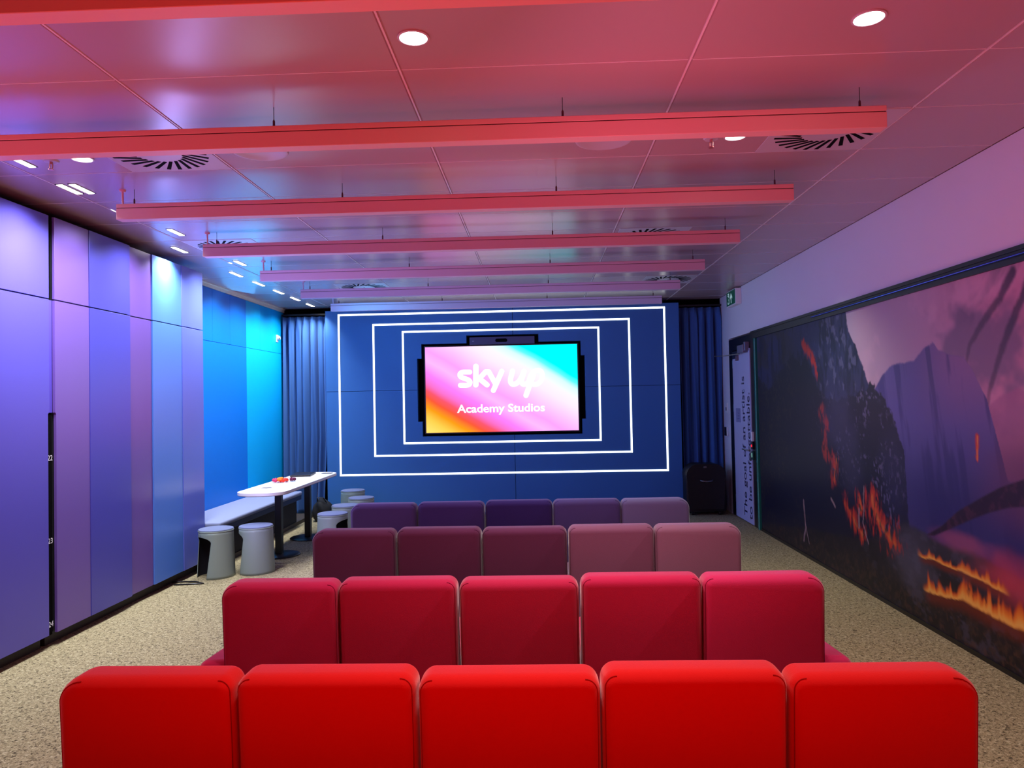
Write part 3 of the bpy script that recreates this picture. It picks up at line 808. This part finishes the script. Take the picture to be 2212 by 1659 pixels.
    # ground
    gr = line(Y, [(2, .5), (4.07, .56), (4.57, .63), (4.88, .62), (5.24, .65), (5.42, .66), (6.0, .42), (7.07, .33), (8.85, .09)])+.03*(n2-.5)
    gm = sst(-.02, .04, gr-Z)
    put((34, 28, 34), gm)
    put((26, 22, 26), gm*sst(.42, .58, fbm(Y, Z, 14, 105, 4, 1.6))*.7)
    put((84, 78, 96), gm*sst(.56, .7, fbm(Y, Z, 9, 107, 4, 1.8))*sst(6.6, 5.2, Y)*.5)
    put((74, 68, 84), gm*sst(.3, .75, Z+.3*(n1-.5))*sst(6.2, 5.3, Y)*.6)
    put((66, 48, 40), gm*sst(.55, .68, n3)*sst(.45, .1, Z)*.7)
    put((90, 60, 48), gm*sst(.62, .7, lf)*sst(.35, .05, Z)*.5)
    put((96, 92, 108), sst(1., .2, np.hypot((Y-5.35)/.45, (Z-.38)/.32)+.9*(n1-.5))*.55)
    # red glowing smoke at right
    put((196, 62, 82), sst(1., .1, np.hypot((Y-4.2)/.55, (Z-.52)/.22)+1.0*(n1-.5))*.85)
    put((186, 90, 120), sst(.95, .3, np.hypot((Y-4.65)/.45, (Z-.66)/.10)+.9*(n1-.5))*.5)
    # large dark leaning trunk shape
    top = line(Y, [(2, 1.5), (3.5, 1.28), (4.04, 1.13), (4.28, 1.05), (4.48, .96), (4.71, .85), (4.89, .73), (5.09, .635)])
    bot = line(Y, [(2, .95), (3.5, .97), (4.05, .97), (4.21, .94), (4.37, .89), (4.53, .83), (4.75, .74), (4.99, .64), (5.09, .63)])
    lm = sst(-.004, .01, top-Z)*sst(-.004, .01, Z-bot)*sst(5.1, 5.07, Y)
    put((44, 22, 50), lm); put((84, 44, 70), lm*sst(.5, .68, n3)*.5)
    # flames
    def fire(P, w, hot, ph=0., stren=1.):
        d, t = segd(Y, Z, P)
        tongue = fbm(Y, Z-.0, 26, 81, 4, .30)
        a = sst(1.15, .3, d/w+1.9*(1-tongue)-.75)*sst(.42, .62, fbm(Y, Z, 34, 99, 3, .45)+.12)
        put((196, 50, 34), a*stren)
        if hot: put((252, 150, 34), sst(.9, .2, d/(w*.6)+1.7*(1-tongue)-.7)*hot); put((255, 214, 110), sst(.8, .1, d/(w*.35)+1.7*(1-tongue)-.6)*hot)
    fire([(7.28, 2.10), (7.15, 2.0), (6.99, 1.90), (6.97, 1.80)], .07, 0)
    fire([(6.88, 1.45), (6.75, 1.31), (6.85, 1.11), (6.65, 1.0), (6.64, .82)], .09, 0, stren=.55)
    fire([(6.56, 1.03), (6.62, .82)], .06, .15, stren=.7)
    fire([(6.41, .66), (6.28, .58), (6.17, .50), (6.08, .45)], .10, .1)
    fire([(6.13, .76), (6.08, .66)], .09, .15)
    fire([(5.88, .77), (5.83, .64), (5.66, .53), (5.53, .48)], .14, .12)
    fire([(5.50, .68), (5.46, .52)], .05, 0, stren=.5)
    fire([(4.47, 1.33), (4.48, 1.19)], .022, .3)
    def fireline(P, hm, glow, amp=1.):
        base = line(Y, P)+.02*(vnoise(Y*7, Y*0+2, 5)-.5)
        x0, x1 = min(p[0] for p in P), max(p[0] for p in P)
        env = sst(x0-.02, x0+.1, Y)*sst(x1+.02, x1-.08, Y)
        sway = Y+.25*(Z-base)*(vnoise(Y*4, Z*6, 8)-.5)*2
        h = hm*(.18+.9*vnoise(sway*16, Y*0, 91)**1.6+.55*vnoise(sway*47, Y*0+3, 93)**2)*(.55+.7*vnoise(Y*3.3, Y*0+1, 95))
        u = (Z-base+.012)/np.maximum(h, .004)
        body = sst(0, .25, u)*sst(1.05, .6, u)*env
        rag = sst(.25, .55, fbm(sway, Z, 40, 97, 3, .35)+.35*(1-u))
        put((120, 40, 18), env*sst(.09*glow, .0, np.abs(Z-base+.02))*.75)
        put((214, 84, 30), body*rag*amp)
        put((250, 150, 44), sst(0, .2, u)*sst(.8, .35, u)*env*rag*amp)
        put((255, 206, 96), sst(0, .2, u)*sst(.5, .12, u)*env*rag*.8*amp)
    fireline([(5.15, .255), (5.03, .245), (4.79, .285), (4.67, .30), (4.51, .30), (4.33, .295), (4.2, .29), (4.08, .30), (3.2, .34)], .15, 1)
    fireline([(5.21, .475), (5.03, .48), (4.81, .48), (4.66, .48), (4.47, .485), (4.34, .47), (4.22, .46)], .075, .5, .8)
    if 0: fire([(5.15, .27), (5.03, .26), (4.79, .31), (4.67, .33), (4.51, .33), (4.33, .32), (4.2, .32), (4.08, .34), (3.2, .38)], .085, .95)
    if 0: fire([(5.21, .48), (5.03, .49), (4.81, .495), (4.66, .50), (4.47, .51), (4.34, .49), (4.24, .47)], .05, .8)
    # pale trunks
    for P, w in (([(7.40, .55), (7.36, .30), (7.42, .15)], .02), ([(7.36, .32), (7.28, .15)], .014), ([(6.03, .85), (6.06, .55), (5.98, .40)], .012), ([(6.13, .65), (6.15, .50)], .02), ([(6.70, .66), (6.62, .60)], .02)):
        d, t = segd(Y+.03*(n3-.5), Z, P); put((160, 128, 128), sst(1, .4, d/w)*.75)
    col = np.clip(col*MUR, 0, 1)
    nY, nZ = Y.shape
    V = np.stack([np.full(Y.size, XR-.004), Y.ravel(), Z.ravel()], 1)
    idx = np.arange(Y.size).reshape(Y.shape)
    F = np.stack([idx[:-1, :-1], idx[:-1, 1:], idx[1:, 1:], idx[1:, :-1]], -1).reshape(-1, 4)
    me = bpy.data.meshes.new('printed_mural')
    me.vertices.add(len(V)); me.vertices.foreach_set('co', V.ravel().astype(np.float32))
    me.loops.add(F.size); me.loops.foreach_set('vertex_index', F.ravel().astype(np.int32))
    me.polygons.add(len(F)); me.polygons.foreach_set('loop_start', np.arange(0, F.size, 4, dtype=np.int32))
    me.update(); me.validate()
    ca = me.color_attributes.new('print', 'FLOAT_COLOR', 'POINT')
    ca.data.foreach_set('color', np.concatenate([col.reshape(-1, 3), np.ones((Y.size, 1))], 1).ravel().astype(np.float32))
    m = bpy.data.materials.new('mural_print'); m.use_nodes = True; nt = m.node_tree
    b = nt.nodes['Principled BSDF']; b.inputs['Roughness'].default_value = .4; b.inputs['Specular IOR Level'].default_value = .25
    a = nt.nodes.new('ShaderNodeVertexColor'); a.layer_name = 'print'
    nt.links.new(a.outputs[0], b.inputs['Base Color'])
    me.materials.append(m)
    return me
MUR = .86
mu = thing('wall_mural', 'huge printed wall mural of a burning misty mountain valley', 'mural', (XR, 5.4, 0))
o = bpy.data.objects.new('print', mural()); C.objects.link(o); o.parent = mu; o.location = (-XR, -5.4, 0)
MB().box(XR-.003, XR+.05, 2.0, 8.8, .03, 2.292).build('board', M_blackm, mu)
struct(MB().box(XR, XR+.12, -1.9, 2.0, 0, 2.38).build('wall_right_near', M_white))

M_green = mat('green_glass', (40, 110, 96), .15, spec=.8)
t = thing('glass_edge', 'thin green glass panel edge between the door frame and the mural', 'glass panel', (XR, 8.87, 0))
MB().box(XR-.02, XR+.03, 8.83, 8.90, 0, 2.29, .002, 1).build('pane', M_green, t)
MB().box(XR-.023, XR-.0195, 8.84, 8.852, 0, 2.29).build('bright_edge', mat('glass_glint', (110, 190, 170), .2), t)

# door
struct(MB().box(XR-.004, XR+.1, 8.905, 9.085, 0, 2.36).box(XR-.004, XR+.1, 9.90, 10.08, 0, 2.36).box(XR-.004, XR+.1, 9.085, 9.90, 2.205, 2.36).box(XR-.006, XR+.1, 8.8, 9.085, 2.292, 2.375).build('trim_4', M_blackm))
struct(MB().box(XR+.02, XR+.1, 9.085, 9.90, 0, 2.205).build('trim_5', M_black))
M_door = mat('door_white', (178, 180, 214), .5)
d = thing('door_1', 'white door with lettering in the right wall near the corner', 'door', (XR, 9.5, 0), kind='structure')
MB().box(XR-.012, XR+.02, 9.10, 9.885, .012, 2.19, .002, 1).build('leaf', M_door, d)
M_ltr = mat('letter_navy', (36, 30, 74), .6)
# lettering reads upwards: text x -> +Z, text y -> +Y (towards the corner)
def door_text(s, y, z0, z1, size):
    Mx = Matrix.Translation((XR-.0135, y, z0)) @ Matrix(((0, 0, 1, 0), (0, 1, 0, 0), (1, 0, 0, 0), (0, 0, 0, 1)))
    o = fnt('lettering', s, size, M_ltr, Mx, offset=.0012, ext=.0004, parent=d)
    zz = [v.co.z for v in o.data.vertices]; a, b = min(zz), max(zz)
    for v in o.data.vertices: v.co.z = z0+(v.co.z-a)*(z1-z0)/(b-a)
door_text('The goal of an artist is', 9.36, .08, 1.85, .19)
door_text('to be unforgettable.', 9.14, .06, 1.64, .19)
for z in (.24, .83, 1.44, 2.02):
    MB().box(XR-.012, XR-.004, 9.887, 9.91, z-.05, z+.05, .002, 1).build('hinge', M_steel, d)
MB().box(XR-.016, XR-.012, 9.56, 9.76, 1.26, 1.44).build('notice', mat('notice_grey', (128, 130, 176), .6), d)
mb = MB()
for k, z in enumerate((1.30, 1.335, 1.37)): mb.box(XR-.0165, XR-.016, 9.60, 9.70-.02*k, z, z+.012)
mb.build('notice_marks', mat('notice_marks', (96, 98, 150), .6), d)
hnd = MB().box(XR-.02, XR-.012, 9.115, 9.16, .80, 1.0, .002, 1).tube([(XR-.02, 9.14, .93), (XR-.06, 9.14, .93), (XR-.06, 9.30, .93), (XR-.055, 9.36, .93)], .009, 10).build('handle', M_steel, d, smooth=80)
MB().box(XR-.014, XR-.012, 9.60, 9.885, 2.09, 2.19).build('arm_bracket', M_steel, d)
t = thing('door_closer', 'grey box door closer with thin arm above the white door', 'door closer', (XR-.02, 9.35, 2.2))
MB().box(XR-.075, XR-.004, 9.16, 9.42, 2.14, 2.24, .006, 2).box(XR-.06, XR-.004, 9.12, 9.18, 2.16, 2.27, .004, 1).build('body', mat('closer_grey', (120, 120, 140), .4, metal=.3), t)
MB().tube([(XR-.05, 9.40, 2.135), (XR-.18, 9.72, 2.13), (XR-.24, 9.93, 2.14)], .007, 8).build('arm', M_steel, t)
MB().box(XR-.03, XR-.012, 9.58, 9.68, 2.06, 2.13, .003, 1).build('shoe', mat('closer_brown', (110, 84, 96), .4), t)
# controls on the frame
t = thing('door_release', 'white door release box with red lit button and green unit below', 'door release button', (XR, 9.05, 1.0))
MB().box(XR-.03, XR-.004, 9.015, 9.06, 1.045, 1.16, .004, 2).build('white_box', M_whitepl, t)
MB().box(XR-.03, XR-.004, 9.01, 9.065, .945, 1.04, .003, 1).build('red_unit', M_blackm, t)
MB().lathe([(.016, 0), (.014, .005), (0, .007)], (0, 0, 0), 16, Matrix.Translation((XR-.03, 9.037, .99)) @ Matrix.Rotation(-PI/2, 4, 'Y')).build('red_button', emis('red_glow', (255, 30, 50), 1.6), t)
MB().box(XR-.03, XR-.004, 9.01, 9.08, .82, .925, .004, 1).build('green_unit', mat('unit_green', (20, 70, 60), .4), t)
MB().box(XR-.032, XR-.03, 9.03, 9.045, .85, .90).build('indicator', emis('green_glow', (150, 230, 210), .8), t)
# wall plates near the corner
t = thing('wall_switch', 'small framed switch plate on the white wall beside the door', 'switch', (XR, 10.29, 1.44))
MB().box(XR-.010, XR, 10.24, 10.36, 1.37, 1.51, .003, 1).build('plate', M_whitepl, t); MB().box(XR-.014, XR-.010, 10.27, 10.30, 1.40, 1.45, .002, 1).build('rocker', M_blackm, t)
t = thing('card_reader', 'small black and white card reader below the switch plate', 'card reader', (XR, 10.33, 1.1))
MB().box(XR-.016, XR, 10.30, 10.40, 1.05, 1.17, .004, 2).build('body', M_blackm, t); MB().box(XR-.018, XR-.004, 10.24, 10.265, 1.05, 1.17, .002, 1).build('edge_strip', M_whitepl, t)

# exit sign
ex = thing('exit_sign', 'green and white emergency exit sign high on the right wall', 'exit sign', (2.58, 9.64, 2.79))
MB().box(2.545, XR, 9.42, 9.86, 2.78, 2.985, .004, 1).build('housing', M_whitepl, ex)
MB().box(2.5405, 2.545, 9.435, 9.845, 2.793, 2.972).build('face', mat('exit_green', (10, 62, 56), .4, emit=(10, 80, 66), estr=.25), ex)
M_pic = mat('exit_white', (190, 220, 215), .5, emit=(170, 210, 205), estr=.35)
mb = MB()
def fp(u, z): return (9.845-u, 2.793+z)          # u: from the far end towards the camera
for R in ([(.07, .02), (.135, .02), (.135, .16), (.07, .16)],):
    mb.prism([fp(*p) for p in R], 2.5385, 2.5404, 'x')
ar = [(.225, .02), (.245, .02), (.245, .10), (.285, .075), (.285, .10), (.235, .15), (.185, .10), (.185, .075), (.225, .10)]
mb.prism([fp(*p) for p in ar], 2.5385, 2.5404, 'x')
mb.build('pictogram', M_pic, ex)
mb = MB()
for pts, w in (([(.10, .115), (.105, .075)], .012), ([(.105, .078), (.085, .055), (.07, .05)], .007), ([(.105, .078), (.12, .055), (.115, .03)], .007), ([(.10, .11), (.08, .095), (.078, .075)], .006), ([(.10, .11), (.125, .10), (.132, .085)], .006)):
    mb.tube([(2.5378, *fp(*p)) for p in pts], w, 6)
mb.lathe([(0, 0), (.012, 0), (.012, .002), (0, .002)], (0, 0, 0), 14, Matrix.Translation((2.537, *fp(.098, .138))) @ Matrix.Rotation(PI/2, 4, 'Y'))
mb.build('running_figure', bpy.data.materials['exit_green'], ex)

# ------------------------------------------------------------------ black case in the corner
sc_ = thing('equipment_case', 'tall black rounded case with a silver handle before the right curtain', 'case', (2.24, 10.1, 0))
def casebody():
    P = []
    w, h, r = .262, .69, .15
    for cx, cz, a0 in ((2.24+w-r, h-r, 0), (2.24-w+r, h-r, PI/2)):
        P += [(cx+r*math.cos(a0+PI/2*i/10), cz+r*math.sin(a0+PI/2*i/10)) for i in range(11)]
    P += [(2.24-w, .05), (2.24+w, .05)]
    mb = MB().prism(P, 9.96, 10.27, 'y')
    bmesh.ops.bevel(mb.bm, geom=[e for e in mb.bm.edges if abs(e.verts[0].co.y-e.verts[1].co.y) < 1e-6], offset=.035, segments=4, affect='EDGES')
    return mb
casebody().build('shell', mat('case_black', (9, 9, 12), .5), sc_, smooth=50)
MB().tube([(2.16, 9.955, .475), (2.165, 9.925, .47), (2.24, 9.915, .462), (2.315, 9.925, .47), (2.32, 9.955, .475)], .009, 8).build('handle', M_steel, sc_, smooth=80)
MB().box(2.205, 2.245, 9.95, 9.962, .64, .665, .002, 1).build('latch', M_steel, sc_)
for x in (2.06, 2.42):
    for y in (10.02, 10.21): MB().lathe([(0, -.015), (.026, -.015), (.026, .015), (0, .015)], (0, 0, 0), 16, Matrix.Translation((x, y, .026)) @ Matrix.Rotation(PI/2, 4, 'Y')).build('wheel', M_blackm, sc_)

# ------------------------------------------------------------------ lights
for yy_, pp in ((2.5, 70), (3.7, 110), (4.95, 90), (6.0, 50)):  # added spots without fixtures, brightening the chair tops
    lamp('SPOT', (-.1, yy_-.1, 2.985), (-.1, yy_, 0), pp, (1, .93, .92), size=.08, spot=74, blend=1)
lamp('SPOT', (1.75, 6.35, 2.99), (2.0, 6.35, 0), 125, (1, .97, .80), size=.05, spot=110, blend=.9)  # added spot without a fixture, lifts the floor at the right
lamp('AREA', (-2.88, 5.05, 2.98), (-3.3, 5.05, 1.4), 13, (.93, .95, 1), size=.05, sizey=.3, spread=125)  # added lamp without a fixture, brightens the locker doors
# added lamps imitating coloured bounce off the chair rows and soft wash from walls
lamp('AREA', (-.05, .3, .66), (-.05, 1.0, 3), 46, (1, .055, .035), size=2.8, sizey=.35)
lamp('AREA', (0, 1.3, .55), (0, 1.2, 3), 3.5, (1, .055, .035), size=2.6, sizey=.5)
lamp('AREA', (.1, 2.5, .62), (.1, 2.5, 3), 3.5, (1, .06, .05), size=2.5, sizey=.4)
lamp('AREA', (-.1, 3.65, .58), (-.1, 3.65, 3), 4.5, (1, .15, .24), size=2.5, sizey=.4)
lamp('AREA', (-.1, 4.9, .58), (-.1, 4.9, 3), 4, (.8, .30, .48), size=2.5, sizey=.4)
lamp('AREA', (-.1, 6.05, .58), (-.1, 6.05, 3), 5.5, (.5, .42, .72), size=2.5, sizey=.4)
lamp('AREA', (-3.1, 2.3, 1.7), (-.5, 3.2, 3.0), 17, (1, .17, .34), size=.4, sizey=1.6)
lamp('AREA', (-2.9, 6.0, 1.4), (2.6, 7.6, 2.6), 34, (.42, .36, 1), size=.5, sizey=2.)
lamp('AREA', (.2, 2.6, 1.9), (2.6, 4.2, 2.5), 7, (1, .24, .5), size=.5, sizey=1.)
lamp('AREA', (-3.3, 8.4, 2.0), (-1.2, 7.6, 3.0), 11, (.08, .45, 1), size=1.0, sizey=2.8)
lamp('AREA', (-2.3, 8.6, 2.7), (-.3, 10.3, 1.2), 8, (.10, .55, 1), size=.8, sizey=.4)  # this and the next: added blue fills on the feature wall
lamp('AREA', (.3, 7.4, 1.9), (.2, 10.3, 1.0), 6.5, (.26, .5, 1), size=2., sizey=.4)

w = bpy.data.worlds.new('world'); bpy.context.scene.world = w; w.use_nodes = True
w.node_tree.nodes['Background'].inputs[0].default_value = (.05, .045, .09, 1)
w.node_tree.nodes['Background'].inputs[1].default_value = .3

# ------------------------------------------------------------------ camera
yaw, pitch, roll = .035467, .022562, -.019822
cy, sy, cp, sp_, cr, sr = math.cos(yaw), math.sin(yaw), math.cos(pitch), math.sin(pitch), math.cos(roll), math.sin(roll)
f = Vector((-sy*cp, cy*cp, sp_)); r = Vector((cy, sy, 0)); u = r.cross(f)
r2 = cr*r+sr*u; u2 = -sr*r+cr*u
cam = bpy.data.cameras.new('camera'); cam.sensor_width = 36; cam.lens = 36*1580/2212; cam.clip_start = .02
co = bpy.data.objects.new('camera', cam); C.objects.link(co)
co.matrix_world = Matrix((( r2.x, u2.x, -f.x, 0), (r2.y, u2.y, -f.y, 0), (r2.z, u2.z, -f.z, 1.6), (0, 0, 0, 1)))
sc = bpy.context.scene; sc.camera = co
sc.view_settings.view_transform = 'Standard'; sc.view_settings.look = 'None'
sc.view_settings.exposure = .15; sc.view_settings.gamma = 1
sc.cycles.use_denoising = True
